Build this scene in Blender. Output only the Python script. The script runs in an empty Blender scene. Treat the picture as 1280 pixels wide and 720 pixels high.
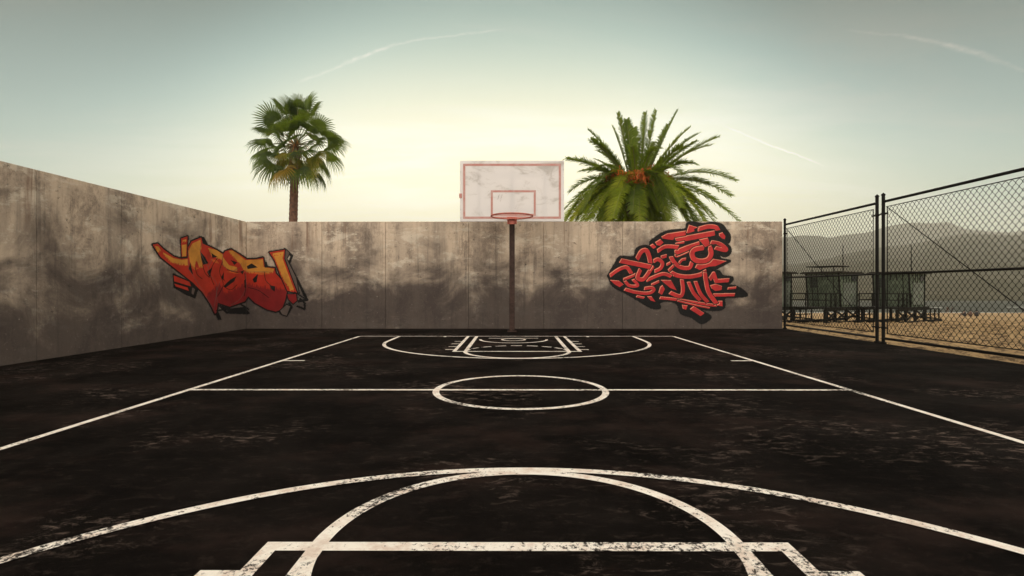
import bpy, bmesh, math, random
import numpy as np
from mathutils import Vector, Matrix, noise as mnoise
R = math.radians
S = bpy.context.scene
COL = S.collection
F = 658.0; EYE = 2.19; VX = 642.0; VY = 360.0      # focal length in photo pixels, eye height, vanishing point

def px(x, y, Y):                                    # photo pixel -> point at depth Y
    return Vector(((x-VX)/F*Y, Y, EYE-(y-VY)/F*Y))

# ------------------------------------------------------------------ helpers
class MB:
    def __init__(s): s.v = []; s.f = []; s.mi = []; s.m = 0
    def add(s, vs, fs):
        n = len(s.v); s.v += [tuple(v) for v in vs]
        s.f += [tuple(i+n for i in f) for f in fs]; s.mi += [s.m]*len(fs)
    def box(s, c, d, rot=None):
        x, y, z = d[0]/2, d[1]/2, d[2]/2
        vs = [Vector((a*x, b*y, e*z)) for e in (-1, 1) for (a, b) in ((-1,-1),(1,-1),(1,1),(-1,1))]
        if rot is not None: vs = [rot @ v for v in vs]
        s.add([v+Vector(c) for v in vs], [(3,2,1,0),(4,5,6,7),(0,1,5,4),(1,2,6,5),(2,3,7,6),(3,0,4,7)])
    def tube(s, pts, r, n=8, cap=True, r2=None):
        pts = [Vector(p) for p in pts]; k = len(pts); vs = []
        up = None
        for i, p in enumerate(pts):
            t = (pts[min(i+1,k-1)]-pts[max(i-1,0)]).normalized()
            if up is None:
                up = Vector((0,0,1)) if abs(t.z) < .9 else Vector((1,0,0))
            a = t.cross(up).normalized(); b = a.cross(t).normalized(); up = b
            rr = r if r2 is None else r+(r2-r)*i/(k-1)
            if isinstance(r, (list, tuple)): rr = r[i]
            for j in range(n):
                w = 2*math.pi*(j+.5)/n
                vs.append(p+a*math.cos(w)*rr+b*math.sin(w)*rr)
        fs = []
        for i in range(k-1):
            for j in range(n):
                j2 = (j+1) % n
                fs.append((i*n+j, i*n+j2, (i+1)*n+j2, (i+1)*n+j))
        if cap:
            fs.append(tuple(range(n))); fs.append(tuple((k-1)*n+j for j in reversed(range(n))))
        s.add(vs, fs)
    def bar(s, p, q, w, h=None):                    # rectangular beam between two points
        p = Vector(p); q = Vector(q); h = h or w; t = (q-p).normalized()
        up = Vector((0,0,1)) if abs(t.z) < .95 else Vector((1,0,0))
        a = t.cross(up).normalized()*w/2; b = a.cross(t).normalized()*h/2
        vs = [p-a-b, p+a-b, p+a+b, p-a+b, q-a-b, q+a-b, q+a+b, q-a+b]
        s.add(vs, [(3,2,1,0),(4,5,6,7),(0,1,5,4),(1,2,6,5),(2,3,7,6),(3,0,4,7)])
    def build(s, name, mats, parent=None, smooth=False, bevel=0):
        me = bpy.data.meshes.new(name); me.from_pydata(s.v, [], s.f)
        if not isinstance(mats, (list, tuple)): mats = [mats]
        for m in mats: me.materials.append(m)
        me.polygons.foreach_set('material_index', s.mi)
        if smooth: me.polygons.foreach_set('use_smooth', [True]*len(s.f))
        me.update()
        o = bpy.data.objects.new(name, me); COL.objects.link(o)
        if parent: o.parent = parent
        if bevel:
            b = o.modifiers.new('bevel', 'BEVEL'); b.width = bevel; b.segments = 2; b.limit_method = 'ANGLE'
        return o

def empty(name, loc, rz=0):
    o = bpy.data.objects.new(name, None); COL.objects.link(o)
    o.location = loc; o.rotation_euler = (0, 0, rz); o.empty_display_size = .3
    return o
def tag(o, label=None, cat=None, group=None, kind=None):
    if label: o['label'] = label
    if cat: o['category'] = cat
    if group: o['group'] = group
    if kind: o['kind'] = kind
    return o
def copy_tree(o, parent=None):
    c = o.copy(); COL.objects.link(c)
    if parent: c.parent = parent
    for ch in [x for x in list(COL.objects) if x.parent == o]: copy_tree(ch, c)
    return c

# ------------------------------------------------------------------ node helpers
class NT:
    def __init__(s, nt): s.nt = nt; s.n = nt.nodes; s.l = nt.links
    def node(s, t, **k):
        n = s.n.new(t)
        for a, b in k.items(): setattr(n, a, b)
        return n
    def put(s, inp, v):
        if hasattr(v, 'links') or isinstance(v, bpy.types.NodeSocket): s.l.new(v, inp)
        elif isinstance(v, (tuple, list)) and inp.type == 'RGBA' and len(v) == 3: inp.default_value = (*v, 1)
        else: inp.default_value = v
    def math(s, op, a, b=None, c=None, clamp=False):
        n = s.node('ShaderNodeMath', operation=op, use_clamp=clamp)
        s.put(n.inputs[0], a)
        if b is not None: s.put(n.inputs[1], b)
        if c is not None: s.put(n.inputs[2], c)
        return n.outputs[0]
    def vmath(s, op, a, b=None, out=0):
        n = s.node('ShaderNodeVectorMath', operation=op)
        s.put(n.inputs[0], a)
        if b is not None: s.put(n.inputs[1], b)
        return n.outputs[out]
    def mix(s, f, a, b, mode='MIX'):
        n = s.node('ShaderNodeMix', data_type='RGBA', blend_type=mode)
        s.put(n.inputs[0], f); s.put(n.inputs[6], a); s.put(n.inputs[7], b)
        return n.outputs[2]
    def noise(s, vec, scale, detail=4, rough=.5, dist=0, out='Fac'):
        n = s.node('ShaderNodeTexNoise'); s.put(n.inputs['Vector'], vec)
        n.inputs['Scale'].default_value = scale; n.inputs['Detail'].default_value = detail
        n.inputs['Roughness'].default_value = rough; n.inputs['Distortion'].default_value = dist
        return n.outputs[out]
    def ramp(s, v, a, b, lo=0., hi=1.):             # smooth map range
        n = s.node('ShaderNodeMapRange', interpolation_type='SMOOTHSTEP')
        s.put(n.inputs[0], v); n.inputs[1].default_value = a; n.inputs[2].default_value = b
        n.inputs[3].default_value = lo; n.inputs[4].default_value = hi
        return n.outputs[0]
    def mapping(s, vec, scale=(1,1,1), loc=(0,0,0)):
        n = s.node('ShaderNodeMapping'); s.put(n.inputs[0], vec)
        n.inputs['Scale'].default_value = scale; n.inputs['Location'].default_value = loc
        return n.outputs[0]
    def sep(s, v):
        n = s.node('ShaderNodeSeparateXYZ'); s.put(n.inputs[0], v); return n.outputs
    def comb(s, x=0, y=0, z=0):
        n = s.node('ShaderNodeCombineXYZ'); s.put(n.inputs[0], x); s.put(n.inputs[1], y); s.put(n.inputs[2], z); return n.outputs[0]
    def bump(s, h, strength=.3, dist=.02):
        n = s.node('ShaderNodeBump'); s.put(n.inputs['Height'], h)
        n.inputs['Strength'].default_value = strength; n.inputs['Distance'].default_value = dist
        return n.outputs[0]

def mat(name):
    m = bpy.data.materials.new(name); m.use_nodes = True
    t = NT(m.node_tree); p = t.n['Principled BSDF']
    co = t.node('ShaderNodeTexCoord').outputs['Object']
    return m, t, p, co

def simple(name, col, rough=.6, metal=0, var=.25, scale=3, col2=None, bump=.15, spec=.5):
    m, t, p, co = mat(name)
    c2 = col2 or tuple(c*(1-var*1.6) for c in col)
    n = t.noise(co, scale, 8, .65)
    t.put(p.inputs['Base Color'], t.mix(t.ramp(n, .35, .68), col, c2))
    p.inputs['Roughness'].default_value = rough; p.inputs['Metallic'].default_value = metal
    p.inputs['Specular IOR Level'].default_value = spec
    if bump: t.put(p.inputs['Normal'], t.bump(t.noise(co, scale*8, 5, .6), bump, .01))
    return m

# ------------------------------------------------------------------ materials
def concrete_mat(name='concrete'):
    m, t, p, co = mat(name)
    x, y, z = t.sep(co)
    u = t.math('ADD', x, y)
    uv = t.comb(u, 0, z)
    col = (.60, .475, .36)
    # board-width tone changes of the pours
    wn = t.noise(t.mapping(uv, (1, 1, .02)), .6, 4, .6)
    c = t.mix(t.ramp(wn, .40, .62, 0, .5), col, (.30, .245, .20))
    # cloudy blotches
    gr = t.math('MULTIPLY', t.math('SUBTRACT', t.noise(t.mapping(uv, (1.3, 1, .8), (6, 0, 4)), 5, 14, .88), .5), 1.0)
    b1 = t.math('ADD', t.noise(t.mapping(uv, (1.5, 1, .8)), .42, 9, .66, .4), gr)
    c = t.mix(t.ramp(b1, .43, .66, 0, .72), c, (.14, .105, .085))
    # pale efflorescence
    b2 = t.math('ADD', t.noise(t.mapping(uv, (.7, 1, 1.6), (7, 0, 3)), .8, 12, .75, .3), t.math('MULTIPLY', gr, .5))
    c = t.mix(t.ramp(b2, .52, .60, 0, .75), c, (.66, .57, .46))
    # vertical run-off streaks
    s1 = t.math('ADD', t.noise(t.mapping(uv, (2.2, 1, .13)), 1.3, 8, .68), t.math('MULTIPLY', gr, .4))
    c = t.mix(t.ramp(s1, .50, .74, 0, .65), c, (.10, .08, .068))
    s2 = t.noise(t.mapping(uv, (9, 1, .25), (3, 0, 1)), 1.2, 6, .6)
    c = t.mix(t.ramp(s2, .54, .76, 0, .22), c, (.12, .095, .08))
    s3 = t.noise(t.mapping(uv, (5, 1, .3), (31, 0, 1)), 1.1, 8, .7)
    c = t.mix(t.ramp(s3, .6, .72, 0, .5), c, (.55, .47, .38))
    # shade of the wall foot painted into the colour, ragged by noise
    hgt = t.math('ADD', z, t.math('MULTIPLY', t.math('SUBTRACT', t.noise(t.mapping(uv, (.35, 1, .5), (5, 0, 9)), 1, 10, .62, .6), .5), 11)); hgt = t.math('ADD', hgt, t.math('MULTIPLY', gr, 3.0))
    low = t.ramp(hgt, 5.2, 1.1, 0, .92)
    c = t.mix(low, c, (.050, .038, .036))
    # dark moss spots and chips
    d1 = t.noise(t.mapping(uv, (1, 1, 1.6), (2, 0, 20)), 2.4, 14, .8)
    c = t.mix(t.ramp(d1, .575, .64, 0, .9), c, (.055, .042, .036))
    d2 = t.noise(t.mapping(uv, (1, 1, 1.2)), 5, 14, .85)
    c = t.mix(t.ramp(d2, .57, .66, 0, .55), c, (.62, .54, .44))
    d3 = t.noise(t.mapping(uv, (1.2, 1, 1), (9, 0, 2)), 4, 14, .85)
    c = t.mix(t.ramp(d3, .56, .66, 0, .65), c, (.09, .07, .06))
    t.put(p.inputs['Base Color'], c)
    # rusty weeps from the top edge
    ru = t.noise(t.mapping(uv, (1.1, 1, .05), (14, 0, 2)), 1.2, 5, .6)
    c = t.mix(t.math('MULTIPLY', t.ramp(ru, .60, .68, 0, .7), t.ramp(t.math('ADD', z, t.math('MULTIPLY', gr, 3)), 3.6, 5.0)), c, (.15, .075, .045))
    t.put(p.inputs['Base Color'], c)
    p.inputs['Roughness'].default_value = .9; p.inputs['Specular IOR Level'].default_value = .2
    h = t.math('ADD', t.math('ADD', t.noise(uv, 14, 10, .7), t.math('MULTIPLY', t.ramp(d1, .58, .68), -.8)), t.math('MULTIPLY', b2, .8))
    t.put(p.inputs['Normal'], t.bump(h, .5, .03))
    return m

def asphalt_mat():
    m, t, p, co = mat('asphalt')
    n1 = t.noise(co, .55, 9, .65, .3)
    c = t.mix(t.ramp(n1, .35, .7), (.0036, .0027, .0023), (.0105, .0078, .0066))
    patch = t.ramp(t.noise(t.mapping(co, (1, 1, 1), (4, 9, 0)), .28, 5, .55), .50, .64)
    sc = t.noise(t.mapping(co, (1.3, 2.6, 1), (1, 2, 0)), 2.6, 14, .82, .6)
    f = t.math('MULTIPLY', t.ramp(sc, .51, .62), t.math('ADD', t.math('MULTIPLY', patch, .75), .07))
    c = t.mix(f, c, (.17, .125, .105))
    br = t.noise(t.mapping(co, (1, 1.6, 1), (8, 8, 0)), .35, 8, .7)
    c = t.mix(t.ramp(br, .48, .66, 0, .5), c, (.032, .019, .0155))
    sp = t.noise(co, 30, 6, .8)
    c = t.mix(t.ramp(sp, .60, .74, 0, .5), c, (.09, .072, .062))
    t.put(p.inputs['Base Color'], c)
    t.put(p.inputs['Roughness'], t.ramp(n1, .3, .7, .97, .82))
    p.inputs['Specular IOR Level'].default_value = .03
    h = t.math('ADD', t.noise(co, 90, 4, .7), t.math('MULTIPLY', t.noise(co, 7, 8, .7), 1.3))
    t.put(p.inputs['Normal'], t.bump(h, .55, .012))
    return m

def line_mat():
    m, t, p, co = mat('worn_line_paint')
    pat = t.noise(t.mapping(co, (1, 1, 1), (11, 3, 0)), .75, 5, .6)
    fl = t.noise(co, 17, 12, .80, .2)
    th = t.math('ADD', fl, t.math('MULTIPLY', t.math('SUBTRACT', pat, .5), .55))
    wear = t.ramp(th, .535, .60)
    g = t.noise(co, 4, 8, .7)
    c = t.mix(t.ramp(g, .4, .7, 0, .8), (.93, .87, .79), (.66, .50, .41))
    c = t.mix(wear, c, (.022, .017, .015))
    t.put(p.inputs['Base Color'], c)
    p.inputs['Roughness'].default_value = .8; p.inputs['Specular IOR Level'].default_value = .2
    return m

def paint_mat(name, col, wear=.68):
    m, t, p, co = mat(name)
    n = t.noise(co, 1.4, 8, .65)
    t.put(p.inputs['Base Color'], t.mix(t.ramp(n, .35, .75), col, tuple(c*.6 for c in col)))
    p.inputs['Roughness'].default_value = .75; p.inputs['Specular IOR Level'].default_value = .2
    w = t.ramp(t.noise(t.mapping(co, (1, 1, .7)), 5, 12, .8), wear-.05, wear+.02)
    tr = t.node('ShaderNodeBsdfTransparent'); mx = t.node('ShaderNodeMixShader')
    t.put(mx.inputs[0], t.math('ADD', t.math('MULTIPLY', w, .7), .10)); t.l.new(p.outputs[0], mx.inputs[1]); t.l.new(tr.outputs[0], mx.inputs[2])
    t.l.new(mx.outputs[0], t.n['Material Output'].inputs[0])
    return m

def leaf_mat(name, c1, c2, c3, transl=.45, rough=.5):
    m, t, p, co = mat(name)
    n = t.noise(co, .9, 4, .6); n2 = t.noise(co, 6, 3, .6)
    rnd = t.node('ShaderNodeObjectInfo').outputs['Random']
    c = t.mix(t.ramp(n, .35, .65), c1, c2)
    c = t.mix(t.ramp(n2, .5, .75, 0, .6), c, c3)
    c = t.mix(t.ramp(rnd, .55, 1., 0, .45), c, c3)
    t.put(p.inputs['Base Color'], c); p.inputs['Roughness'].default_value = rough
    p.inputs['Specular IOR Level'].default_value = .3
    tr = t.node('ShaderNodeBsdfTranslucent'); t.put(tr.inputs[0], t.mix(.5, c, (.36, .50, .03)))
    mx = t.node('ShaderNodeMixShader'); mx.inputs[0].default_value = transl
    t.l.new(p.outputs[0], mx.inputs[1]); t.l.new(tr.outputs[0], mx.inputs[2])
    t.l.new(mx.outputs[0], t.n['Material Output'].inputs[0])
    return m

def sand_mat():
    m, t, p, co = mat('sand')
    n = t.noise(co, .5, 8, .65); f = t.noise(t.mapping(co, (1, .45, 1)), 2.6, 10, .78, .6)
    c = t.mix(t.ramp(n, .35, .65), (.66, .45, .23), (.52, .35, .18))
    f = t.math('ADD', t.math('MULTIPLY', f, .6), t.math('MULTIPLY', t.noise(co, 1.7, 4, .6, 1.5), .4))
    c = t.mix(t.ramp(f, .47, .57, 0, .9), c, (.13, .08, .042))
    t.put(p.inputs['Base Color'], c)
    p.inputs['Roughness'].default_value = .95; p.inputs['Specular IOR Level'].default_value = .15
    h = t.math('ADD', t.math('MULTIPLY', f, 1.6), t.noise(co, 11, 6, .7))
    t.put(p.inputs['Normal'], t.bump(h, 1, .22))
    return m

def sea_mat():
    m, t, p, co = mat('sea_water')
    p.inputs['Base Color'].default_value = (.05, .052, .04, 1)
    p.inputs['Roughness'].default_value = .6; p.inputs['Specular IOR Level'].default_value = .12
    h = t.noise(t.mapping(co, (.25, 1.2, 1)), .8, 8, .65)
    t.put(p.inputs['Normal'], t.bump(h, .7, .5))
    return m

def hill_mat(name, a, b):
    m, t, p, co = mat(name)
    n = t.noise(co, .012, 10, .65); n2 = t.noise(co, .15, 6, .7)
    c = t.mix(t.ramp(n, .4, .65), a, b); c = t.mix(t.ramp(n2, .45, .65, 0, .6), c, tuple(v*.5 for v in a))
    t.put(p.inputs['Base Color'], c); p.inputs['Roughness'].default_value = 1; p.inputs['Specular IOR Level'].default_value = 0
    return m

M = {}
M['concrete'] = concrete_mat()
M['asphalt'] = asphalt_mat()
M['line'] = line_mat()
M['sand'] = sand_mat()
M['sea'] = sea_mat()
M['foam'] = simple('sea_foam', (.8, .8, .76), .9, var=.1, scale=1)
M['hill_a'] = hill_mat('scrub_near', (.075, .07, .045), (.11, .10, .07))
M['hill_b'] = hill_mat('scrub_far', (.08, .078, .06), (.11, .105, .08))
M['black'] = paint_mat('black_spray_paint', (.010, .009, .009), .70)
M['red'] = paint_mat('red_spray_paint', (.46, .030, .012), .72)
M['deep_red'] = paint_mat('deep_red_spray_paint', (.23, .012, .012), .72)
M['yellow'] = paint_mat('orange_yellow_spray_paint', (.64, .27, .04), .72)
M['orange'] = paint_mat('orange_spray_paint', (.60, .12, .02), .72)
M['coral'] = paint_mat('coral_spray_paint', (.85, .30, .20), .72)
M['crimson'] = paint_mat('crimson_spray_paint', (.56, .035, .035), .72)
M['grey_paint'] = paint_mat('grey_spray_paint', (.13, .095, .08), .70)
M['fence_metal'] = simple('dark_painted_steel', (.009, .0075, .006), .7, 0, scale=6, spec=.12)
M['wire'] = simple('rusted_wire', (.016, .012, .009), .7, 0, scale=9, spec=.15)
M['pole'] = simple('worn_brown_steel', (.060, .034, .027), .75, 0, scale=5, spec=.2, col2=(.028, .016, .013))
M['trunk'] = simple('palm_trunk_bark', (.17, .085, .055), .95, scale=6, col2=(.07, .035, .025), bump=.6)
M['fruit'] = simple('orange_fruit', (.62, .14, .015), .6, scale=7, col2=(.38, .06, .01))
M['stalk'] = simple('orange_stalk', (.5, .17, .02), .6, scale=5)
M['tower_wood'] = simple('weathered_green_boards', (.11, .135, .092), .85, scale=2.5, spec=.15, col2=(.06, .075, .052), bump=.4)
M['tower_dark'] = simple('dark_timber', (.012, .011, .008), .9, spec=.1, scale=4, bump=.3)
M['tower_roof'] = simple('mossy_roof_boards', (.03, .026, .018), .9, scale=3, spec=.1)
M['tower_board'] = simple('grey_notice_board', (.14, .155, .125), .8, scale=2, spec=.15, col2=(.09, .10, .08))
M['louvre'] = simple('dark_louvres', (.012, .014, .012), .6, scale=5)
M['fan'] = leaf_mat('fan_palm_leaf', (.014, .030, .008), (.034, .064, .010), (.10, .14, .010), .40)
M['fan_dry'] = leaf_mat('drying_palm_leaf', (.11, .13, .014), (.20, .16, .015), (.32, .13, .02), .45)
M['date_old'] = leaf_mat('old_date_palm_leaf', (.14, .20, .014), (.27, .32, .02), (.44, .42, .025), .58)
M['date'] = leaf_mat('date_palm_leaf', (.050, .085, .010), (.11, .15, .014), (.24, .26, .02), .5)
M['rachis'] = simple('frond_stalk', (.16, .15, .05), .6, scale=3)

# backboard: painted acrylic, light passes a little
def board_mat():
    m, t, p, co = mat('weathered_white_board')
    x, y, z = t.sep(co)
    uv = t.comb(x, 0, z)
    n = t.noise(t.mapping(uv, (.6, 1, 1.2)), 1.3, 10, .68, .6)
    c = t.mix(t.ramp(n, .50, .68, 0, .8), (.86, .83, .83), (.52, .48, .45))
    s = t.noise(t.mapping(uv, (.9, 1, 7)), 1.4, 10, .75)
    c = t.mix(t.ramp(s, .62, .70, 0, .7), c, (.40, .34, .32))
    d = t.noise(uv, 3.6, 12, .8)
    c = t.mix(t.ramp(d, .66, .72, 0, .8), c, (.30, .25, .24))
    t.put(p.inputs['Base Color'], c); p.inputs['Roughness'].default_value = .5
    tr = t.node('ShaderNodeBsdfTranslucent'); t.put(tr.inputs[0], c)
    mx = t.node('ShaderNodeMixShader'); mx.inputs[0].default_value = .42
    t.l.new(p.outputs[0], mx.inputs[1]); t.l.new(tr.outputs[0], mx.inputs[2])
    t.l.new(mx.outputs[0], t.n['Material Output'].inputs[0])
    return m
M['board'] = board_mat()
M['board_red'] = simple('faded_red_paint', (.46, .19, .16), .6, scale=4, col2=(.50, .30, .27))
M['rim'] = simple('faded_red_steel', (.52, .13, .09), .5, .2, scale=6)

# ------------------------------------------------------------------ court slab and its lines
mb = MB()
mb.box((.1, 8.5, -.06), (29.04, 40.2, .12))
tag(mb.build('court_ground', M['asphalt']), kind='structure')

CX = .12                                             # court centre
HALF = 11.3; BASE = 23.85; FT = 18.15; NBASE = 2*HALF-BASE; NFT = 2*HALF-FT
W = .135
lay = [0]
lm = MB()
def strip(p, q, w=W, lvl=0):
    p = Vector((*p, 0)); q = Vector((*q, 0)); t = (q-p).normalized(); n = Vector((-t.y, t.x, 0))*w/2
    z = Vector((0, 0, .004+.0015*lvl))
    k = max(1, int((q-p).length/2)); 
    for i in range(k):
        a = p+(q-p)*i/k+z; b = p+(q-p)*(i+1)/k+z
        lm.add([a-n, b-n, b+n, a+n], [(0,1,2,3)])
def arc(c, r, a0, a1, w=W, lvl=0, n=96):
    z = .004+.0015*lvl; vs = []
    for i in range(n+1):
        a = R(a0+(a1-a0)*i/n)
        for rr in (r-w/2, r+w/2): vs.append((c[0]+math.cos(a)*rr, c[1]+math.sin(a)*rr, z))
    lm.add(vs, [(2*i, 2*i+1, 2*i+3, 2*i+2) for i in range(n)])
SX = 7.10
strip((CX-SX, NBASE), (CX-SX, BASE-W/2), .125); strip((CX+SX, NBASE), (CX+SX, BASE-W/2), .125)
strip((CX-SX, BASE), (CX+SX, BASE), .12, 1); strip((CX-SX, NBASE), (CX+SX, NBASE), .12, 1)
strip((CX-SX, HALF), (CX+SX, HALF), .13, 1)
arc((CX+.03, HALF), 1.80, 0, 360, .14, 2)
for (b, ft, d) in ((BASE, FT, -1), (NBASE, NFT, 1)):   # far half, then near half
    a0, a1 = (180, 360) if d < 0 else (0, 180)
    arc((CX, ft), 1.78, a0, a1, .14, 3)
    for i in range(9):                                # broken inner half of the circle
        s0 = 180-180*d*-1*0
        st = 6+i*19.4; o_ = (0 if d < 0 else 180)
        arc((CX, ft), 1.78, o_+st, o_+st+13.5, .12, 3, 12)
    for s in (-1, 1):
        strip((CX+s*1.78, ft), (CX+s*1.78, b+d*.07), .14, 2)
        strip((CX+s*2.17, ft+W/2*0), (CX+s*2.17, b+d*.07), .13, 2)
        for k in range(4):
            yy = (18.65 + k*.95) if d < 0 else 2*HALF-(18.60+k*.95)
            strip((CX+s*2.23, yy), (CX+s*2.54, yy), .12, 4)
        strip((CX+s*3.2, b+d*.07), (CX+s*3.2, b+d*.38), .12, 3)
        strip((CX+s*5.27, b+d*.07), (CX+s*5.27, b+d*2.30), W, 5)
        yy = 15.8
        if d < 0: strip((CX+s*(SX-.06), yy), (CX+s*(SX-.70), yy), .12, 4)
    strip((CX-2.235, ft), (CX+2.235, ft), .15, 1)
    arc((CX, b+d*2.30), 5.27, a0, a1, .135, 5, 160)
    arc((CX-.12, b+d*1.55), 1.40, a0, a1, .11, 4)
    arc((CX-.12, b+d*1.62), .48, 0, 360, .10, 4)
    strip((CX-1.2, b+d*.95), (CX+.95, b+d*.95), .10, 1)
tag(lm.build('court_lines', M['line']), kind='structure')

# ------------------------------------------------------------------ beach, sea, hills
def beach_z(x, y):
    if y < 41: z = -.07-.43*max(0, min(1, (y-29)/12))
    else: z = -.5-(y-41)*.0402
    return max(z, -9)
def axis(segs):
    out = []
    for a, b, st in segs:
        k = max(1, round((b-a)/st)); out += [a+(b-a)*i/k for i in range(k)]
    return out+[segs[-1][1]]
xs = axis([(-1500, -60, 90), (-60, 14.6, 6), (14.6, 48, .22), (48, 120, 2.5), (120, 1500, 60)])
ys = axis([(-80, 4, 7), (4, 50, .22), (50, 110, 1), (110, 180, 4), (180, 330, 25)])
vs = []
for y in ys:
    for x in xs:
        z = beach_z(x, y)
        inside = x < 14.61 and y < 28.75
        if inside: z = -.30
        elif 14.59 < x < 48 and y < 110:
            n = mnoise.fractal(Vector((x*.9, y*.9, 0)), .8, 2, 4)
            k = min(1, (x-14.6)/.6) if y < 28.75 else 1
            z += (n*.10+mnoise.fractal(Vector((x*1.9, y*1.3, 5)), .7, 2, 3)*.13)*k*(1 if y < 50 else .5)-(.02 if y < 28.75 else 0)
        vs.append((x, y, z))
nx = len(xs)
fs = [(j*nx+i, j*nx+i+1, (j+1)*nx+i+1, (j+1)*nx+i) for j in range(len(ys)-1) for i in range(nx-1)]
mb = MB(); mb.add(vs, fs); tag(mb.build('beach', M['sand'], smooth=True), kind='structure')

mb = MB(); mb.add([(-1500, 120, -5.0), (1500, 120, -5.0), (1500, 420, -5.0), (-1500, 420, -5.0)], [(0,1,2,3)])
tag(mb.build('sea', M['sea']), kind='structure')
mb = MB(); random.seed(5)
def foamline(y0, x0, x1, w, amp):
    pts = []; x = x0
    while x < x1:
        pts.append((x, y0+mnoise.noise(Vector((x*.05, y0, 0)))*amp, w*(.5+abs(mnoise.noise(Vector((x*.35, y0, 3))))*1.6))); x += 1.2
    vs = []
    for (x, y, ww) in pts: vs += [(x, y-ww, -4.93), (x, y, -4.86), (x, y+ww*.4, -4.95)]
    fs = []
    for i in range(len(pts)-1): fs += [(3*i, 3*i+3, 3*i+4, 3*i+1), (3*i+1, 3*i+4, 3*i+5, 3*i+2)]
    mb.add(vs, fs)
foamline(151.0, -200, 420, 3.4, 2.2); foamline(156, 150, 420, 1.6, 2.0)
for (a, b, y) in ((183, 190, 196), (200, 207, 198), (236, 243, 200), (150, 154, 190), (262, 272, 205)): foamline(y, a, b, 1.0, 1)
tag(mb.build('surf', M['foam'], smooth=True), kind='structure')

prof = [(-2600,300),(-900,303),(-300,296),(200,300),(600,298),(900,297),(970,296),(985,295.5),(1002,293.5),(1024,294),(1036,297.5),(1050,294),(1065,291.5),(1082,290.5),(1095,286.5),(1110,282),(1125,279),(1139,277.5),(1164,279),(1185,277),(1195,282),(1207,286),(1239,289),(1265,289.5),(1280,287),(1330,280),(1420,289),(1600,281),(1900,292),(2400,286),(3600,294)]
prof2 = [(-2600,322),(-300,324),(600,326),(900,330),(990,331),(1040,322),(1075,313),(1100,308),(1130,306),(1155,301),(1180,296),(1205,291),(1239,293),(1280,294),(1340,299),(1450,296),(1700,303),(2200,300),(3600,310)]
def interp(pr, x):
    for (a, b), (c, d) in zip(pr, pr[1:]):
        if a <= x <= c: return b+(d-b)*(x-a)/(c-a)
    return pr[-1][1]
def ridge(name, pr, d0, d1, d2, m, seed, amp):
    vs = []; cols = [-2600+i*8.0 for i in range(775)]; rows = 26
    for j in range(rows):
        t = j/(rows-1)
        for c in cols:
            k = (c-VX)/F
            H = (VY-interp(pr, c))/F*d1+EYE+5.0           # height above the sea
            if t < .75:
                s = t/.75; Y = d0+(d1-d0)*s; h = H*(s**1.15)
            else:
                s = (t-.75)/.25; Y = d1+(d2-d1)*s; h = H*(1-s*s)
            p = Vector((k*Y*.006, Y*.006, seed))
            n = mnoise.ridged_multi_fractal(p, .9, 2.1, 5, 1.0, 2.0)-1
            w = math.sin(min(1, t/.75)*math.pi)
            sk = mnoise.fractal(Vector((c*.035, seed, 0)), .9, 2, 4)*.012*H if t > .7 else 0
            vs.append((k*Y, Y, -5.1+h+n*amp*w*(h/(H+1)+.15)+sk))
    n_ = len(cols)
    mb = MB(); mb.add(vs, [(j*n_+i, j*n_+i+1, (j+1)*n_+i+1, (j+1)*n_+i) for j in range(rows-1) for i in range(n_-1)])
    return tag(mb.build(name, m, smooth=True), kind='structure')
ridge('hills', prof2, 296, 1500, 1800, M['hill_a'], 3.3, 20)
ridge('mountains', prof, 1500, 2900, 3500, M['hill_b'], 8.1, 34)

# ------------------------------------------------------------------ concrete walls
WALL_H = 5.76; WY = 28.3; LX = -14.4; RX = 14.43
def wall_back():
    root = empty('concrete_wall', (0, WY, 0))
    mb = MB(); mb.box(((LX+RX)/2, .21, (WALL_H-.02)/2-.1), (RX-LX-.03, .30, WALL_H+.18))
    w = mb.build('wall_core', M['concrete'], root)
    b = [LX, -10.32, -6.9, -2.42, 1.62, 5.85, 10.1, RX]
    mb = MB()
    for i in range(len(b)-1):
        mb.box(((b[i]+b[i+1])/2, .035, WALL_H/2), (b[i+1]-b[i]-.018, .07, WALL_H))
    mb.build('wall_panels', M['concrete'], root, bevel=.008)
    tag(root, 'long stained concrete wall straight ahead behind the basketball hoop', 'wall')
    return root
def wall_left():
    root = empty('concrete_wall', (LX, 0, 0))
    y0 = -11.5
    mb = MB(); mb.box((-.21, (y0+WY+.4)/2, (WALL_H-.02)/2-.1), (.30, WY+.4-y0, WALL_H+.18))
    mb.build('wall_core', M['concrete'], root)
    b = [y0, -8.5, -4.3, -.1, 4.1, 8.3, 12.5, 15.85, 19.3, 22.4, 25.5, WY-.01]
    mb = MB()
    for i in range(len(b)-1):
        mb.box((-.035, (b[i]+b[i+1])/2, WALL_H/2), (.07, b[i+1]-b[i]-.018, WALL_H))
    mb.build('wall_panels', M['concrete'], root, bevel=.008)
    tag(root, 'stained concrete side wall running back along the left of the court', 'wall')
    return root
WB = wall_back(); WL = wall_left()

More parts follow.
